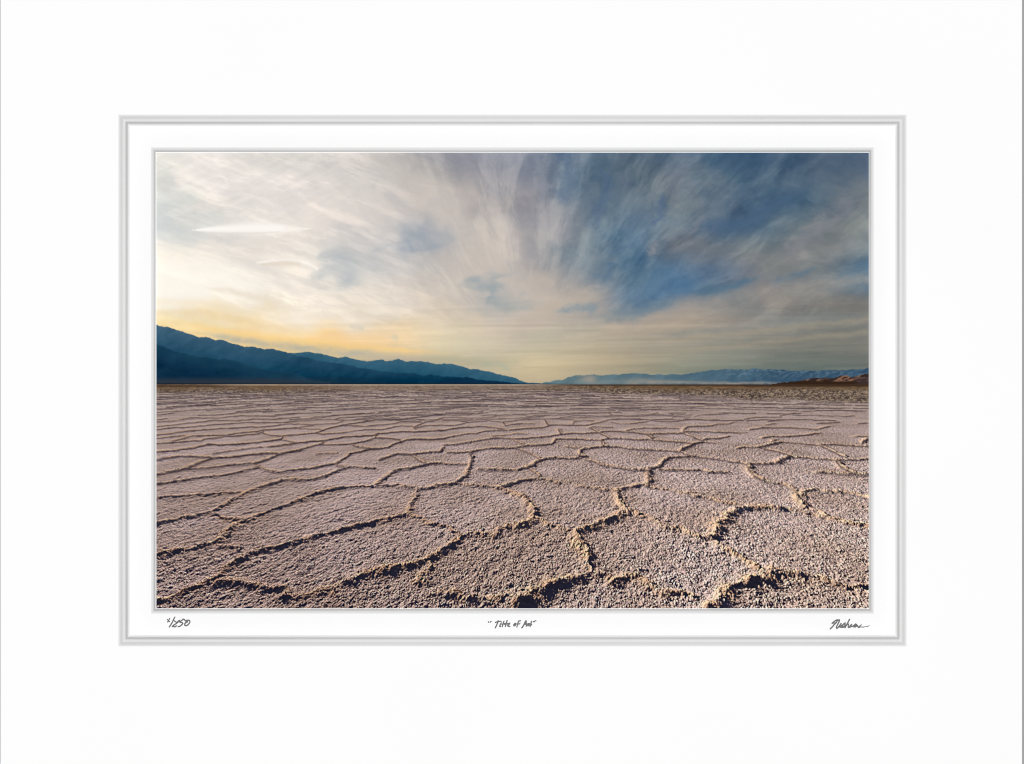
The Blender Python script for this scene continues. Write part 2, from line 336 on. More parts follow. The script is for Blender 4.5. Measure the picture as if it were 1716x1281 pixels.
def paint_mountains(X, Y, col):
    """returns colours and a mask: 1 left range, 2 right range"""
    mask = np.zeros(X.shape, np.int8)
    nz = fbm(X/22, Y/12, 5, 4, .55)-.5
    gul = fbm(X/13+Y/11+fbm(X/20, Y/14, 13, 3)*2, Y/15, 11, 4, .6)-.5
    def put(top, rgb, m, soft=.55):
        nonlocal col
        a = sstep(-soft, soft, Y-top)[..., None]; col = col*(1-a)+rgb*a; mask[Y > top] = m
    def grade(c0, c1, t):
        t = np.clip(t, 0, 1)[..., None]; return np.array(c0, float)*(1-t)+np.array(c1, float)*t
    t = skyline(X, M_RIGHT, .8, 4)
    g = grade((98,122,130), (64,92,112), (X-990)/260)
    g = g + (sstep(.38, .80, fbm(X/6+Y/4, Y/3.2, 14, 4, .7))*sstep(1180, 1260, X)*sstep(645, 620, Y))[..., None]*np.array([40, 36, 32.])
    g = g + (gul*26)[..., None] - (sstep(1240, 1330, X)*14)[..., None]*np.array([1, 1, .8])
    put(t, g, 2)
    for cx, cy, rx, ry, am in ((984,635,16,6,.55), (990,630,9,7,.3), (1075,639,26,5,.6), (1120,641,50,3.4,.75), (1200,642,70,2.2,.6), (1270,641.5,50,2,.6), (1030,641,60,4,.35)):
        d = np.exp(-((X-cx)/rx)**2-((Y-cy-nz*5)/ry)**2)*am*(Y > t)*(0.8+nz)
        col = col*(1-d[..., None])+np.array([176,156,138.])*d[..., None]
    t = skyline(X, M_HILL, .9, 6)
    rock = fbm(X/6+Y/3, Y/3.2, 19, 4, .6)
    g = grade((48,36,34), (136,100,80), sstep(.46, .74, rock+.10*np.exp(-((X-1418)/14)**2)))
    g = grade((1,1,1), (1,1,1), X*0)*g
    lowb = sstep(638.5, 640.5, Y-nz*1.5)[..., None]; g = g*(1-lowb)+np.array([50,34,24.])*lowb
    rt = sstep(1425, 1445, X)[..., None]*sstep(630, 634, Y)[..., None]; g = g*(1-rt*.6)+np.array([66,56,58.])*rt*.6
    put(t, g, 2)
    t = skyline(X, M_BACK, .8, 7)
    g = grade((56,96,118), (26,78,104), (Y-t)/30); g = g + (gul*16+nz*8)[..., None]; put(t, g, 1)
    t = skyline(X, M_NEAR, .9, 8)
    g = grade((66,98,120), (16,62,88), (Y-t)/62+(X-262)/700); g = g-(sstep(430, 520, X)*12)[..., None]; g = g+(gul*20+nz*10)[..., None]
    g = g + (sstep(500, 560, X)*sstep(625, 640, Y)*-10)[..., None]; put(t, g, 1)
    t = skyline(X, M_FOOT, .8, 9); put(t, np.array([10,44,70.])+(nz*14)[..., None], 1)
    t = skyline(X, M_FRONT, .8, 10)
    g = grade((24,62,84), (10,42,66), (Y-t)/32); g = g+(nz*14+gul*6)[..., None]; put(t, g, 1, 1.6)
    # alluvial foot, dark line at the shore
    b = sstep(629, 639, Y-nz*3)*sstep(700, 420, X)*(mask == 1); b = b[..., None]*.75
    col = col*(1-b)+np.array([50,56,66.])*b
    b = (sstep(641.5, 643.6, Y)*sstep(1000, 820, X))[..., None]*.6
    col = col*(1-b)+np.array([24,24,30.])*b
    mask[(Y > 642.5) & (X < 960)] = 1; mask[(Y > 642.5) & (X >= 960)] = 2
    return np.clip(col, 0, 255), mask

# ---------------------------------------------------------- salt ridges
def tr(ox, oy, s, text):
    out = []
    for row in text.strip().splitlines():
        h, pts = row.split(':'); v = [float(q) for q in pts.replace(',', ' ').split()]
        out.append((float(h), [(ox+v[i]/s, oy+v[i+1]/s) for i in range(0, len(v), 2)]))
    return out
RIDGES = []
RIDGES += tr(262, 690, 7.15, """
.5:0,122 170,122 400,75 720,80 1000,50 1400,55 1716,20
.5:0,185 160,165 300,150 490,130 700,105 1000,110 1160,90 1400,90 1716,70
.6:0,218 190,195 350,190 520,175 720,158 900,145 1100,130 1330,135 1540,130 1716,110
.6:0,283 140,272 250,255 400,235 600,220 800,205 1000,195 1120,185 1300,185 1450,170 1550,150 1716,150
.4:0,325 150,310 290,295 340,290
.6:200,358 300,330 400,298 560,293 800,288 920,270 1050,250 1200,240 1290,225 1500,210 1716,195
.6:0,390 200,375 440,355 540,360 560,340 700,320 840,300 1000,290 1200,270 1280,250 1290,228
.5:1280,265 1390,290 1560,288 1716,280
.8:0,490 240,470 320,460 460,440 620,395 760,408 1000,395 1200,375 1350,355 1500,335 1530,290
.3:1530,345 1700,380
.6:1330,430 1450,415 1600,395 1716,375
.25:680,515 860,485 1050,460 1150,440 1280,437
.6:0,590 150,565 270,545 420,543 560,550 680,560
.8:0,770 120,740 300,710 420,660 560,605 700,562 860,555 1000,540 1120,525 1280,510 1450,505
.5:360,700 500,692 640,685 800,660 900,650 1050,640 1180,630
.9:1180,630 1280,600 1400,555 1520,505 1620,490 1716,470
.6:0,880 200,855 400,830 560,800 700,790 860,765 1000,735 1120,705 1200,690 1220,650
.4:1210,670 1260,700 1400,735 1480,745 1600,725 1716,705
.8:1230,930 1330,900 1430,870 1530,835 1600,830 1716,830
""")
RIDGES += tr(502, 690, 7.15, """
.4:100,85 180,65 350,50 560,40 800,25 900,10
.5:420,95 500,75 560,68 700,65 860,70 1000,50 1120,35 1300,20 1560,5
.4:0,110 200,100 350,95 540,105 700,100 850,100
.4:0,155 180,158 300,150 440,145 540,105
.4:0,190 130,170 190,158
.9:0,275 180,262 280,225 380,195 520,165 640,145 780,120 900,100 1100,98 1200,90 1360,75 1500,60 1640,38 1716,38
.3:0,210 260,215
.5:200,265 300,272 480,262 600,245 800,220 1000,215 1100,195 1200,175 1340,175 1370,195
.6:540,170 700,172 790,185 830,170 1000,158 1140,145 1210,122 1300,120 1460,125
.8:1370,195 1430,160 1510,125 1600,115 1716,75
.5:1380,210 1420,185 1500,170 1716,165
.9:0,380 120,360 240,360 300,350 420,330 560,308 700,298 850,290 900,285 950,262 1050,260 1200,245 1350,245 1500,240 1716,228
.6:0,470 120,430 240,400 400,405 560,400 650,390 760,365 870,335 920,320 1000,322 1100,330 1200,345
.7:300,350 275,385 245,400
.7:910,320 915,290 940,265
.4:640,410 700,430 850,445
.8:0,705 200,680 280,660 420,635 480,605 560,555 600,520 700,495 860,455 940,452 1060,440 1110,405 1200,375 1280,345 1400,335 1600,338 1716,330
.15:200,520 330,508 450,512
.8:960,585 1080,545 1180,512 1320,518 1450,505 1600,490 1690,490 1716,440
.4:1340,525 1440,590 1500,625
.6:0,840 180,825 300,790 390,750 500,710 590,680 700,678 800,685 920,695
.3:420,640 480,660 560,680
.9:930,880 1030,800 1120,735 1240,705 1350,690 1450,665 1560,635 1640,628 1716,635
""")
RIDGES += tr(742, 690, 7.15, """
.4:0,70 170,65 300,75 470,80 580,70 650,50 800,40 1000,40
.4:0,35 130,45 270,40 380,30 480,5
.5:0,105 200,110 310,130 400,125 540,110 700,125 840,115 1000,90 1150,95 1400,88 1560,95
.4:1010,68 1130,45 1300,40
.4:1400,72 1600,48 1716,45
.5:0,165 140,165 200,155 310,130
.7:0,228 130,205 200,195 340,190 480,182 600,190 720,210
.6:720,125 760,175 830,155 950,145 1100,150
.8:1230,100 1240,135 1270,165
.7:800,225 900,212 1050,200 1220,188 1290,165 1450,160 1640,168 1716,170
.5:0,330 130,300 220,285 300,268 400,268 500,240 620,232 760,225
.4:1560,150 1570,120 1716,105
.6:20,405 150,400 300,375 460,350 590,325 700,320 840,330
.2:600,300 800,285 900,265 1010,270
.7:860,332 1000,325 1150,312 1280,300 1420,275 1550,265 1716,265
.6:1390,215 1410,260 1420,275
.7:1716,340 1500,335 1350,335 1330,375 1310,398 1150,410 1020,415 920,432 800,448 640,445 540,450 440,470 340,492 200,500 60,500
.3:840,340 960,400
.8:320,500 350,550 340,610 330,660 290,770 200,840 130,870
.4:0,635 130,640 280,645
.5:430,710 520,710 650,712 800,715 900,710 1000,680
1.0:1000,680 1080,650 1160,595 1240,570
.6:1240,570 1360,560 1500,570 1600,570 1716,545
.35:1160,590 1140,555 1000,490 880,450
.6:1030,690 1090,730 1150,790
.9:720,920 800,885 900,855 1000,830 1100,820 
.4:1100,820 1250,822 1400,880
.2:1480,430 1640,440
1.0:1716,450 1650,470 1640,530 1716,545
""")
RIDGES += tr(982, 690, 7.15, """
.7:280,10 305,38
.4:0,50 200,55 350,45 500,60 700,55 860,15
.6:0,165 60,150 170,130 260,100 380,92 550,95 700,95
.6:520,148 700,125 830,100 1030,88 1050,60 1100,55
.3:300,130 400,145 500,150
.3:0,110 100,115
.4:820,115 1000,120 1150,110 1320,98 1600,98
.4:1300,60 1370,42 1500,35 1716,25
.5:1050,35 990,18 1200,18
.5:40,200 90,182 200,188 320,192
.5:480,230 560,212 700,200 900,200 1120,208
.6:1180,205 1230,182 1350,178 1500,175 1560,155 1716,148
.6:0,262 130,260 190,248 280,240 420,242 560,250 720,270 840,268 1000,265 1170,262 1200,240 1300,242 1500,248 1716,255
.7:1180,205 1170,262 1300,315 1390,345
.6:70,205 170,265 270,315
.8:740,275 800,325
.6:0,345 170,350 280,325 450,328 600,340 750,340 900,352 1030,365 1150,372 1290,385
.6:1400,350 1440,330 1600,325 1716,300
.6:180,355 200,385 220,420
.9:0,450 100,440 230,425 380,430
.5:380,430 520,450 650,462 760,465 900,470 1000,475 1120,485
1.0:1120,485 1160,455 1250,420 1300,390 1400,372
.4:1400,372 1550,385
.5:1120,485 1220,520 1330,548
.5:0,580 120,610 190,650 320,672 450,690 560,708 660,712
.9:660,712 740,705 830,690 900,660 930,600 1000,565 1100,555
.4:1100,555 1200,548 1330,548 1500,570 1716,595
1.2:740,705 745,760 755,830 750,900
.6:890,715 960,710 1100,712 1250,712 1380,715 1480,735 1600,742 1716,740
.6:540,920 620,895 750,890
""")
RIDGES += tr(1222, 690, 7.15, """
.6:190,90 280,72 420,68 620,70
.6:610,55 680,35 800,20
.5:0,145 60,130
.5:470,118 640,105 740,95
.7:250,220 400,198 520,198 640,195 760,195 900,205 1050,215 1200,178
.5:440,160 560,145
.4:0,258 180,258
.7:400,322 520,302 650,305 780,300 900,290 1000,272 1070,265
.6:1050,145 1200,135 1330,130
.6:1400,60 1500,48
.6:1550,145 1660,140
.5:1500,305 1660,300
.5:100,450 170,432 330,435
1.0:330,435 420,420 560,390 640,372
.5:640,372 700,375 850,385 980,400 1100,405 1250,400 1400,408 1660,425
.5:560,350 520,360 570,385
.5:380,440 560,480 740,530
.7:0,600 150,620 210,640
.6:210,635 320,632 420,640 560,625
1.1:560,625 640,585 740,545 800,555
.5:800,555 920,560 1100,580 1260,585 1420,590 1560,590 1680,570
1.2:210,640 240,700 300,770 400,830
.6:400,830 560,870 640,880
.7:1100,415 1200,465 1400,550
1.0:1280,600 1340,670 1480,740
.6:1050,740 1100,735 1250,750 1380,760 1560,770 1680,765
.9:1600,380 1650,330
""")
RIDGES += tr(262, 800, 5.693, """
0.31:0,222 120,205 300,192 500,182 700,170 830,165
0.62:-60,490 0,470 120,440 280,410 430,388 560,345 650,290 740,235 850,165 960,120 1080,80 1180,45 1290,38 1400,35
0.31:540,390 590,415 700,430 850,430
0.62:-60,815 0,800 130,770 260,730 400,700 560,660 640,600 740,500 860,450 980,390 1120,325 1280,280 1420,220 1560,155 1708,130
0.27:550,670 700,710 800,730
0.62:-80,1290 0,1250 130,1200 300,1130 480,1040 620,960 740,860 860,780 1000,720 1160,690 1400,640 1560,590 1708,555
0.47:620,1040 800,1060 950,1075 1100,1120 1250,1160 1400,1170 1550,1140 1708,1085
""")
RIDGES += tr(562, 800, 5.693, """
0.47:0,125 180,105 400,95 560,95 700,115 830,125
0.78:830,125 960,100 1140,70
0.39:1140,70 1280,95 1560,105
0.70:800,120 760,200 720,280 700,370
0.55:0,545 130,510 300,475 450,435 600,405 700,380
0.35:700,380 760,395 900,470 1080,520 1180,580
0.78:0,1100 150,1030 230,990 400,945 600,900 760,860 900,825
0.86:900,825 1000,760 1100,680 1190,600 1350,570
0.62:1350,570 1500,580 1600,520 1708,480
0.31:900,870 860,950 820,1050 
0.39:950,1200 1100,1150 1200,1180 1350,1200 1500,1220 1708,1180
0.55:1560,105 1620,95 1708,60
""")
RIDGES += tr(862, 800, 5.693, """
.5:600,100 750,115 850,130 950,135 1080,120 1200,90 1280,70
.25:1300,110 1450,130 1700,170
1.0:0,490 110,460 190,410 180,330 130,250 60,190 -140,110
.5:190,410 350,490 500,540 600,550
1.0:960,140 1000,230 1010,290 1090,340 950,410 800,470 680,510 600,550
.7:1090,340 1200,380 1330,440 1460,520
.4:1460,520 1560,510 1700,580
1.1:590,560 620,640 660,740 700,850 740,930
1.2:0,1240 130,1180 260,1100 380,1040 520,1000 640,985
.9:640,985 740,950 860,960 930,1010
.5:930,1020 1080,980 1200,1020 1320,1090 1450,1180
.5:1320,1090 1500,1140 1700,1180
""")
RIDGES += tr(1162, 800, 5.693, """
.5:-130,160 0,200 180,225 330,265 470,300
.6:580,10 700,45 850,75 950,120 1010,170
.6:1040,165 1100,140 1170,135 1260,155 1420,155 1560,180 1740,230
1.1:1010,175 990,230 1050,300
1.1:160,610 230,540 250,450 320,400 430,330 540,300 680,295 860,320
.6:860,320 980,335 1140,370 1260,405 1400,430 1560,470 1740,505
.4:1050,300 1200,350 1280,400
.7:-60,560 160,620 260,690 380,770 500,820 600,880 660,970
1.2:200,1330 250,1240 330,1130 440,1070 520,1040 640,1000 780,950 900,970 1050,980
.6:1050,980 1200,1010 1330,1060 1450,1100 1560,1115 1740,1090
""")

def paint_salt():
    """the salt flat: a bumpy ground seen at a grazing angle, low light from ahead and left"""
    x = np.arange(PX0-2, PX1+3); yg = np.arange(646.4, 1074.0, 0.5)
    X, YG = np.meshgrid(x.astype(np.float32), yg.astype(np.float32))
    dy = YG-HORIZON; GZ = FOCAL/dy; GX = (X-VPX)/dy
    rid = np.zeros_like(X); tan = np.zeros_like(X)
    # wavering of the ridge lines
    wx = (fbm(GX*11, GZ*11, 2, 4, .62)-.5)*.075; wz = (fbm(GX*11+40, GZ*11, 6, 4, .62)-.5)*.09
    wx = wx*np.clip(dy/160, .2, 1); wz = wz*np.clip(dy/160, .2, 1)
    QX = GX+wx; QZ = GZ+wz
    HMAX = .0230
    segs = []
    for h, pts in RIDGES:
        p = np.array(pts, float)
        p[:, 1] += 0.5*HMAX*h*np.maximum(p[:, 1]-HORIZON, 0)
        n = len(p)
        g = np.stack([(p[:, 0]-VPX)/(p[:, 1]-HORIZON), FOCAL/(p[:, 1]-HORIZON)], 1)
        for i in range(n-1):
            segs.append((h, p[i], p[i+1], g[i], g[i+1]))
    lumpy = fbm(GX*11, GZ*11, 12, 4, .6)
    lumpy = .5+(lumpy-.5)*np.clip((dy-40)/110, .15, 1.25); dm2 = dy
    for h, p0, p1, g0, g1 in segs:
        dm = max(p0[1], p1[1])-HORIZON
        mx = .30*dm+3; up = .3*dm*dm/FOCAL*1.4+3
        i0 = np.searchsorted(x, min(p0[0], p1[0])-mx); i1 = np.searchsorted(x, max(p0[0], p1[0])+mx)
        j0 = np.searchsorted(yg, min(p0[1], p1[1])-up); j1 = np.searchsorted(yg, max(p0[1], p1[1])+up)
        if i0 >= i1 or j0 >= j1: continue
        s = np.s_[j0:j1, i0:i1]
        ex, ez = g1[0]-g0[0], g1[1]-g0[1]; L = ex*ex+ez*ez+1e-9
        t = np.clip(((QX[s]-g0[0])*ex+(QZ[s]-g0[1])*ez)/L, 0, 1)
        d = np.hypot(QX[s]-g0[0]-t*ex, QZ[s]-g0[1]-t*ez)
        w = np.maximum(.0125+.0125*h, .55*FOCAL/dm2[s]**2)
        hh = HMAX*(.42+.58*h)*(.72+.60*lumpy[s])*(.80*np.exp(-(d/w)**2)+.34*np.exp(-(d/(w*2.6))**2))
        rid[s] = np.maximum(rid[s], hh)
        tan[s] = np.maximum(tan[s], np.exp(-(d/(w*1.7))**2)*(.62+.38*h))
    rid = rid*sstep(45, 85, dy); tan = tan*sstep(30, 90, dy)
    # grains of the crust
    a1, _, id1 = worley(GX*60+3*wx*60, GZ*46+2*wz*46, 24); a2, _, _ = worley(GX*120+3, GZ*95, 27)
    gn = fbm(GX*34+a2*.5, GZ*31, 51, 3, .68)
    grain = .34*(1-np.clip(a1, 0, 1))*(.3+.9*id1)+.92*gn
    g1w = np.clip((dy-25)/80, 0.12, 1)
    micro = (.0165+.0045*sstep(150, 340, dy))*grain*(1+.12*np.clip(tan, 0, 1))*g1w + .0055*(1-np.clip(a2, 0, 1))*sstep(140, 300, dy)
    coarse = fbm(GX*7, GZ*7, 17, 3)
    micro = micro*(.7+.6*coarse)
    H = rid + micro + .012*fbm(GX*3, GZ*3, 15, 2)
    # slopes on the ground
    Hx = np.gradient(H, axis=1); Hy = np.gradient(H, axis=0)/.5
    HX = Hx*dy; HZ = (-(dy**2)*Hy-(X-VPX)*HX)/FOCAL
    lim = 2.2; HX = np.clip(HX, -lim, lim); HZ = np.clip(HZ, -lim, lim)
    az = math.radians(-43); tanE = .50
    lx, lz = math.sin(az), math.cos(az)
    ln = math.hypot(1, tanE); L = np.array([lx/ln, tanE/ln, lz/ln])
    nn = np.sqrt(HX**2+HZ**2+1)
    ndl = np.clip((-HX*L[0]+L[1]-HZ*L[2])/nn, 0, 1)
    vis = np.ones_like(H)
    for t in (.004, .008, .014, .022, .032, .045, .06, .08, .105, .14):
        PX = GX+lx*t; PZ = GZ+lz*t
        d2 = FOCAL/PZ; sx = VPX+PX*d2; sy = HORIZON+d2
        hs = sample(H, (sy-yg[0])/.5, sx-x[0])
        vis = np.minimum(vis, sstep(.0035+.02*t, -.002, hs-H-t*tanE))
    nearw = sstep(20, 200, dy)
    # inks: mauve-white salt, sandy rims
    tn = np.clip(tan*(.55+.6*sstep(.3, .6, fbm(GX*12, GZ*12, 36, 3))), 0, 1)[..., None]
    salt = np.array([.49, .44, .428]); sand = np.array([.60, .465, .345])
    tint = (fbm(GX*2.2, GZ*2.2, 41, 4)-.5)[..., None]
    alb = salt*(1+tint*np.array([.42, .48, .62]))*(1-tn*.85)+sand*tn*.85
    alb = alb*(.86+.28*id1[..., None]*nearw[..., None])
    sun = np.array([1.60, 1.32, 1.08])*1.06; amb = np.array([.062, .074, .150])
    sky = (.55+.45/nn)[..., None]
    col = alb*(sun*(ndl*vis)[..., None]+amb*sky)
    # hidden-surface pass, near to far, column by column
    ys = (YG-H*dy)[::-1]; env = np.minimum.accumulate(ys, axis=0); colr = col[::-1]
    oy = np.arange(645.0, PY1+1.0, 1/3.0)
    out = np.zeros((len(oy), len(x), 3), np.float32)
    for i in range(len(x)):
        j = np.searchsorted(-env[:, i], -oy); j = np.clip(j, 0, env.shape[0]-1)
        out[:, i] = colr[j, i]
    n = len(oy)//3
    out = out[:n*3].reshape(n, 3, len(x), 3).mean(1)
    return out[:, 2:-2]        # rows 645.. at columns 262..1456

def draw_lines(col, X, Y, lines, kern):
    """soft dark joint lines with a pale upper lip"""
    dark = np.zeros(X.shape, np.float32); lip = dark.copy()
    JX = X+(fbm(X/6, Y/3, 52, 3)-.5)*3; JY = Y+(fbm(X/9, Y/4, 54, 3, .6)-.5)*np.clip((Y-650)/26, .9, 3.2)
    for st, w, pts in lines:
        for (x0, y0), (x1, y1) in zip(pts[:-1], pts[1:]):
            i0 = int(max(0, min(x0, x1)-PX0-8)); i1 = int(min(NX, max(x0, x1)-PX0+9))
            j0 = int(max(0, min(y0, y1)-PY0-8)); j1 = int(min(NY, max(y0, y1)-PY0+9))
            if i0 >= i1 or j0 >= j1: continue
            s = np.s_[j0:j1, i0:i1]; dx, dy = x1-x0, y1-y0; L = dx*dx+dy*dy+1e-6
            for off, buf, ww in ((0, dark, w), (-1.35*w-.5, lip, w*1.3)):
                t = np.clip(((JX[s]-x0)*dx+(JY[s]-y0-off)*dy)/L, 0, 1)
                d2 = (JX[s]-x0-t*dx)**2+(JY[s]-y0-off-t*dy)**2
                buf[s] = np.maximum(buf[s], st*np.exp(-d2/(ww*ww)))
    brk = np.clip(.35+1.3*fbm(X/14, Y/5, 56, 3, .6), 0, 1)
    d = (np.clip(dark*brk, 0, 1)*.86)[..., None]; l = (np.clip(lip*brk-.6*dark, 0, 1)*.45)[..., None]
    col = col*(1-l)+np.array([204,178,150.])*l
    return col*(1-d)+np.array([52,42,50.])*d

def paint_far(col, X, Y):
    """screened detail of the distant flat"""
    dy = Y-HORIZON
    fw = (sstep(75, 12, dy)*.62)[..., None]
    sp = fbm(X/4.5, Y/1.7, 45, 4, .72)
    sp2 = fbm(X/2.6, Y/1.25, 61, 2, .7)
    mean = np.array([154,138,132.])+((sp-.5)*.8+(sp2-.5)*.75)[..., None]*np.array([150,142,130.])
    col = col*(1-fw)+mean*fw
    # joints: traced ones, then scattered level ones beyond
    lines = []
    for h, pts in RIDGES:
        d = np.mean([p[1] for p in pts])-HORIZON
        k = float(np.clip((215-d)/90, 0, 1))
        if k > 0: lines.append((k*min(1, .35+.75*h), .65+.0075*d*(.6+.6*h), pts))
    r = np.random.default_rng(5); y = 653.0
    while y < 704:
        d = y-HORIZON; x = PX0-r.random()*60
        while x < PX1:
            ln = (25+75*r.random())*(.35+d/45); tilt = -.055*np.clip((1000-x)/700, -.25, 1)*(.4+d/50)
            n = max(2, int(ln/14)); xs = np.linspace(x, x+ln, n); yy = y+(r.random()-.5)*d*.10+(xs-x)*tilt+np.cumsum(r.normal(0, .012*d, n))
            keep = .80 if x < 1000 else .55
            if r.random() < keep: lines.append((.5+.5*r.random(), .55+.006*d, list(zip(xs, yy))))
            x += ln*(.75+.5*r.random())
        y += max(1.5, d*d/560*(.75+.4*r.random()))
    col = draw_lines(col, X, Y, lines, 0)
    # broken crust, browner and rougher to the right
    ft = 657+17*sstep(960, 1456, X)+3*sstep(560, 300, X)+(fbm(X/70, X*0, 29, 3)-.5)*9
    rough = sstep(4, -4, Y-ft)*(.25+.75*sstep(860, 1020, X)+.55*sstep(600, 430, X)); rough = np.clip(rough, 0, 1)[..., None]
    cl = sstep(.28, .74, fbm(X/3.2+Y/6, Y/1.7, 46, 3, .85))[..., None]
    col = col*(1-rough*.85)+rough*.85*(np.array([54,45,43.])*(1-cl)+np.array([158,137,114.])*cl)
    br = (sstep(658, 648.5, Y-(fbm(X/50, X*0+2, 47, 3)-.5)*4)*(.42+.52*sstep(930, 1150, X)+.38*sstep(640, 420, X)))[..., None]
    col = col*(1-br)+br*(np.array([102,80,58.])*(.72+.6*fbm(X/9, Y/1.6, 48, 3))[..., None])
    ln = (np.exp(-((Y-647.2)/1.3)**2)*(.75*sstep(420, 330, X)+.75*sstep(1180, 1300, X)))[..., None]
    col = col*(1-ln)+np.array([46,34,28.])*ln
    ln = (sstep(647.4, 646.4, Y)*sstep(900, 1000, X)*.9)[..., None]
    return col*(1-ln)+np.array([62,44,32.])*ln

def paint_picture():
    X, Y = np.meshgrid(np.linspace(PX0, PX1, NX).astype(np.float32), np.linspace(PY0, PY1, NY).astype(np.float32))
    col = np.zeros((NY, NX, 3), np.float32); top = int(648-PY0)
    c = paint_sky(X[:top], Y[:top]); c, m = paint_mountains(X[:top], Y[:top], c)
    col[:top] = c; mask = np.full((NY, NX), 3, np.int8); mask[:top] = m
    salt = l2s(paint_salt())
    r0 = int(645-PY0)
    salt = salt[:NY-r0]
    rows = sstep(700, 1000, PY0+np.arange(r0, NY))[:, None, None]
    salt = salt+(salt-132)*(.10+.14*rows)-8*rows; salt = np.where(salt < 62, 62-(62-salt)*.72, salt)      # punchy, darker towards the near edge as printed
    salt = salt + (salt-blur(salt, 1))*.7          # the print is crisply sharpened
    col[r0:] = np.clip(salt, 0, 255); mask[r0:] = 3
    full = paint_far(col, X, Y); k = sstep(643.9, 644.9, Y)[..., None]; col = col*(1-k)+full*k
    # pale far shore
    b = np.exp(-((Y-645.3)/.8)**2)*sstep(300, 420, X)*sstep(960, 860, X)*.8
    col = col*(1-b[..., None])+np.array([205,185,165.])*b[..., None]
    # slight grain of the print
    col = col + (RNG.random((NY, NX, 1))-.5)*3.0
    return np.clip(col, 0, 255), mask
# ====================================================================== end of the picture

# ---------------------------------------------------------------- the table
def sub(o, **kw):
    for k, v in kw.items(): o[k] = v
    return o
table = mesh_obj('table_top', [(-1.2, -1.0, 0), (1.2, -1.0, 0), (1.2, 1.0, 0), (-1.2, 1.0, 0)], [(0, 1, 2, 3)], M_TABLE)
sub(table, kind='structure', label='table surface, its grey deepened for shade, showing as a sliver beside the mat board')

# ---------------------------------------------------------------- the matted print
root = bpy.data.objects.new('matted_print', None); C.objects.link(root); root.empty_display_size = .05
sub(root, label='white double-matted landscape photograph print with pencilled title and signature below', category='matted print')

BX0, BX1, BY0, BY1 = 0.7, 1712.9, -14.0, 1294.0
OX0, OY0, OX1, OY1 = 198.5, 192.5, 1519.0, 1083.5          # outer window, top of its bevel
# outer bevel: three facets with rounded arrises shaped to give bands of shade, 18 u wide
bw = [0, 1.6, 3.4, 5.2, 6.8, 8.6, 10.4, 11.8, 13.4, 15.2, 16.8, 19.0]
bl = [1, .92, .68, .62, .68, .86, .86, .56, .36, .46, .82, 1]
ins, bz = bevel_profile(bw, bl, BOARD_TOP)
LINER_TOP = float(bz[-1])
edge = [(BX0+.2, BY0+.2, BX1-.2, BY1-.2, .0002), (BX0, BY0, BX1, BY1, .0005), (BX0, BY0, BX1, BY1, BOARD_TOP-.00018), (BX0+.25, BY0+.25, BX1-.25, BY1-.25, BOARD_TOP-.00004), (BX0+.7, BY0+.7, BX1-.7, BY1-.7, BOARD_TOP)]
mat_board = rings('mat_board', edge+[(OX0, OY0, OX1, OY1, BOARD_TOP)], M_MAT, root)
sub(mat_board, label='wide white outer mat board')
ob = rings('window_bevel', [(OX0+i, OY0+i, OX1-i, OY1-i, float(z)) for i, z in zip(ins, bz)], M_CORE, mat_board, True)
sub(ob, label='stepped bevel, its core greyed for shade, round the outer mat window')

# liner with its own narrow bevel
IX0, IY0, IX1, IY1 = 253.2, 247.4, 1464.2, 1028.6
iw = [0, 1.6, 3.2, 4.6, 6.0, 7.2, 7.6]
il = [1, .93, .75, .58, .42, .36, .36]
ins2, iz = bevel_profile(iw, il, LINER_TOP)
PAPER_Z = float(iz[-1])
e = ins[-1]
liner = rings('mat_liner', [(OX0+e, OY0+e, OX1-e, OY1-e, LINER_TOP), (IX0, IY0, IX1, IY1, LINER_TOP)], M_LINER, root)
sub(liner, label='narrow white inner mat bearing the pencilled writing')
lb = rings('window_bevel', [(IX0+i, IY0+i, IX1-i, IY1-i, float(z)) for i, z in zip(ins2, iz)], M_CORE, liner, True)
sub(lb, label='thin bevel, its core greyed for shade, round the picture window')

# the sheet the picture is printed on: its white margin shows as a hairline
i2 = ins2[-1]
sheet = rings('print_sheet', [(IX0+i2, IY0+i2, IX1-i2, IY1-i2, PAPER_Z), (PX0, PY0, PX1, PY1, PAPER_Z)], M_PAPER, root)
sub(sheet, label='photographic print of a salt flat under evening clouds')

col, region = paint_picture()
ink = s2l(col)*WHITE
DK = (CAM_H-PAPER_Z)/(CAM_H-BOARD_TOP)
gx = (np.linspace(PX0, PX1, NX)-VW/2)*MM*DK; gy = (VH/2-np.linspace(PY0, PY1, NY))*MM*DK
quad_region = region[:-1, :-1]
def printed_area(name, code, label):
    jj, ii = np.nonzero(quad_region == code)
    a = jj*NX+ii
    q = np.stack([a, a+NX, a+NX+1, a+1], 1)
    used, inv = np.unique(q.ravel(), return_inverse=True)
    vy, vx = used//NX, used % NX
    co = np.stack([gx[vx], gy[vy], np.full(len(used), PAPER_Z)], 1).astype(np.float32)
    me = bpy.data.meshes.new(name); nq = len(q)
    me.vertices.add(len(used)); me.vertices.foreach_set('co', co.ravel())
    me.loops.add(nq*4); me.loops.foreach_set('vertex_index', inv.astype(np.int32).ravel())
    me.polygons.add(nq); me.polygons.foreach_set('loop_start', np.arange(0, nq*4, 4, dtype=np.int32))
    me.update(calc_edges=True)
    at = me.attributes.new('ink', 'FLOAT_COLOR', 'POINT')
    rgba = np.ones((len(used), 4), np.float32); rgba[:, :3] = ink.reshape(-1, 3)[used]
    at.data.foreach_set('color', rgba.ravel())
    me.materials.append(M_PHOTO); me.validate()
    o = bpy.data.objects.new(name, me); C.objects.link(o); o.parent = sheet
    sub(o, label=label); return o
printed_area('printed_sky', 0, 'printed evening sky with streaked cirrus and a yellow glow at left')
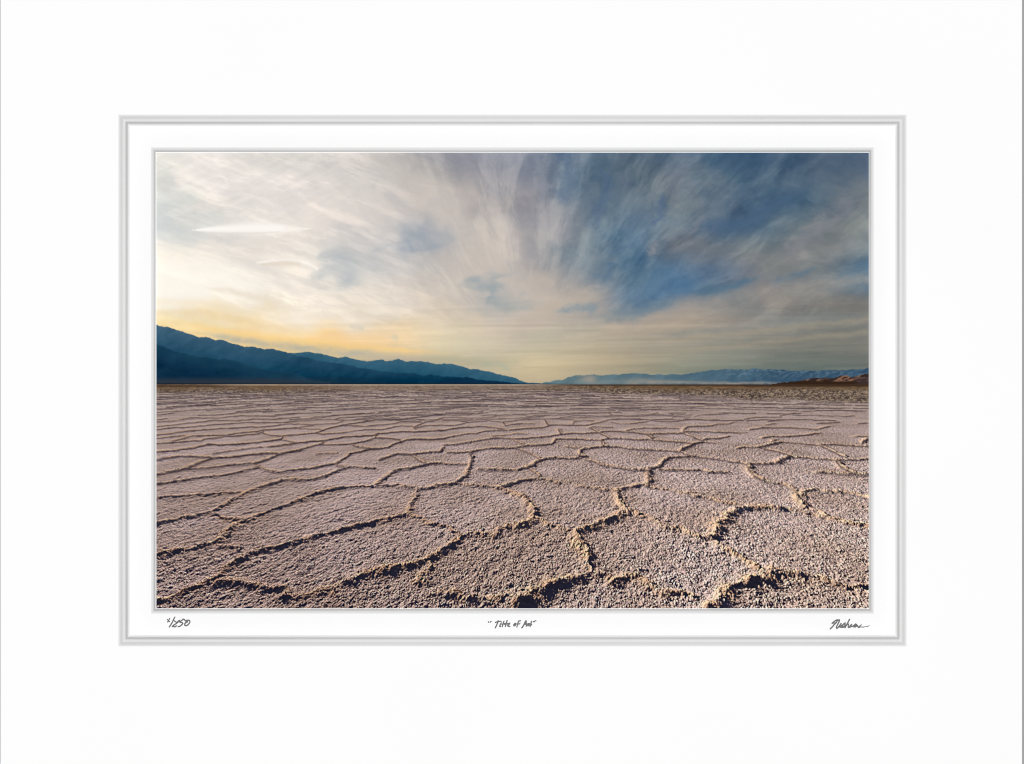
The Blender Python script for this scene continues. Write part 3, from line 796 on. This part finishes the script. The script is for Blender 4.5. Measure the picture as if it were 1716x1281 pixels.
printed_area('printed_mountain_range', 1, 'printed dark blue mountain range at left')
printed_area('printed_mountain_range', 2, 'printed low hazy hills at right')
printed_area('printed_salt_flat', 3, 'printed salt flat broken into polygon plates')

# ---------------------------------------------------------------- handwriting on the liner
def writing(name, ox, oy, s, strokes, label):
    """pencil strokes laid as one thin film, width in zoomed units"""
    segs = []
    for w, pts in strokes:
        v = [float(q) for q in pts.replace(',', ' ').split()]
        p = [(ox+v[i]/s, oy+v[i+1]/s) for i in range(0, len(v), 2)]
        for a, c in zip(p[:-1], p[1:]): segs.append((a, c, w/s/2*1.28))
    st = .14
    x0 = min(min(a[0], c[0]) for a, c, w in segs)-2; x1 = max(max(a[0], c[0]) for a, c, w in segs)+2
    y0 = min(min(a[1], c[1]) for a, c, w in segs)-2; y1 = max(max(a[1], c[1]) for a, c, w in segs)+2
    X, Y = np.meshgrid(np.arange(x0, x1, st), np.arange(y0, y1, st)); ins_ = np.zeros(X.shape, bool)
    wob = (vnoise(X/1.1, Y/1.1, 3)-.5)*.5
    for (ax, ay), (bx, by), w in segs:
        dx, dy = bx-ax, by-ay; t = np.clip(((X-ax)*dx+(Y-ay)*dy)/(dx*dx+dy*dy+1e-9), 0, 1)
        ins_ |= np.hypot(X-ax-t*dx, Y-ay-t*dy) < w+wob*.6
    ny, nx = X.shape; jj, ii = np.nonzero(ins_[:-1, :-1]); a = jj*nx+ii
    q = np.stack([a, a+nx, a+nx+1, a+1], 1); used, inv = np.unique(q.ravel(), return_inverse=True)
    vx, vy = X.ravel()[used], Y.ravel()[used]
    verts = [P(x, y, LINER_TOP+.00003) for x, y in zip(vx, vy)]
    o = mesh_obj(name, verts, [tuple(r) for r in inv.reshape(-1, 4).tolist()], M_INK, root)
    sub(o, label=label); return o
writing('edition_number', 262, 1025, 21.45, [
    (30, '400,285 425,330 480,370'), (30, '475,250 445,320 400,385'), (34, '425,330 425,365'),
    (38, '665,205 620,280 590,355 535,455 465,555'),
    (36, '640,335 690,370 740,395'), (40, '735,400 790,345 835,320 855,365'), (38, '800,360 730,420 640,480 580,530 575,545 690,548 715,510'),
    (38, '840,320 850,390 930,395 950,430 900,490 840,535 780,545'), (36, '860,360 920,315 975,275'), (42, '960,275 1015,300'),
    (34, '1020,310 1050,350 1130,330'), (38, '1080,320 1140,312 1195,325 1205,375 1170,440 1120,495 1060,515 1020,490 1025,430 1070,395 1120,370'),
    ], 'small pencilled edition number reading x/250')
writing('title_lettering', 800, 1025, 14.3, [
    (18, '262,240 262,265'), (24, '305,255 325,240'),
    (24, '430,265 480,245 555,235'), (26, '500,225 480,280 455,340 428,390'), (24, '570,275 545,320 535,360 555,362'), (14, '575,240 578,244'),
    (25, '635,235 615,295 595,365'), (22, '590,310 650,285 690,290'), (25, '710,220 690,290 668,360'), (22, '650,310 690,295 740,290'),
    (25, '725,340 760,310 775,280 745,290 725,330 740,360 780,358'),
    (27, '905,285 870,320 875,345 905,335 920,295 905,285'), (22, '920,300 980,300'), (24, '1030,222 985,230 970,280 945,370'), (20, '960,300 1010,300 1020,280'),
    (28, '1065,390 1110,330 1150,240 1165,225 1165,290 1190,340'), (22, '1110,320 1160,300'), (26, '1170,350 1200,300 1225,290 1225,340'), (22, '1220,300 1260,330 1290,325'),
    (25, '1295,235 1280,300 1262,355'), (20, '1245,290 1305,315'),
    (22, '1340,245 1365,235'), (20, '1355,255 1385,225 1405,226'),
    ], 'small pencilled title reading Title of Art in quotation marks')
writing('signature', 1380, 1025, 19.07, [
    (36, '215,555 280,495 340,420 400,360 440,300 450,270'), (32, '275,385 330,365 375,370'), (34, '275,375 340,320 400,280 450,265'), (32, '455,270 505,275 510,300'),
    (34, '510,270 490,340 450,420 410,500 420,540 470,510 520,440 560,380'),
    (34, '560,385 515,460 520,500 560,510 620,470 600,430 540,470'), (34, '690,365 640,400 600,470 600,510 650,500 690,450'), (34, '640,410 690,390 680,470 640,500'),
    (36, '830,250 790,330 745,410 700,490 690,520'), (30, '700,470 760,420 800,400 790,460 790,510 810,520'),
    (30, '810,510 850,450 905,412 860,440 820,500 870,495 900,460'), (30, '900,490 960,450 1000,420 1030,395'), (38, '960,470 1020,430 1060,450 1020,490 970,490'), (32, '1030,400 1080,450 1110,490 1120,515'),
    (24, '1110,510 1160,460 1215,425'), (26, '1080,480 1150,490 1290,500'), (24, '1130,520 1160,505'), (18, '1290,500 1300,488 1400,482 1440,465 1462,445'),
    ], 'pencilled artist signature in looping script at lower right')
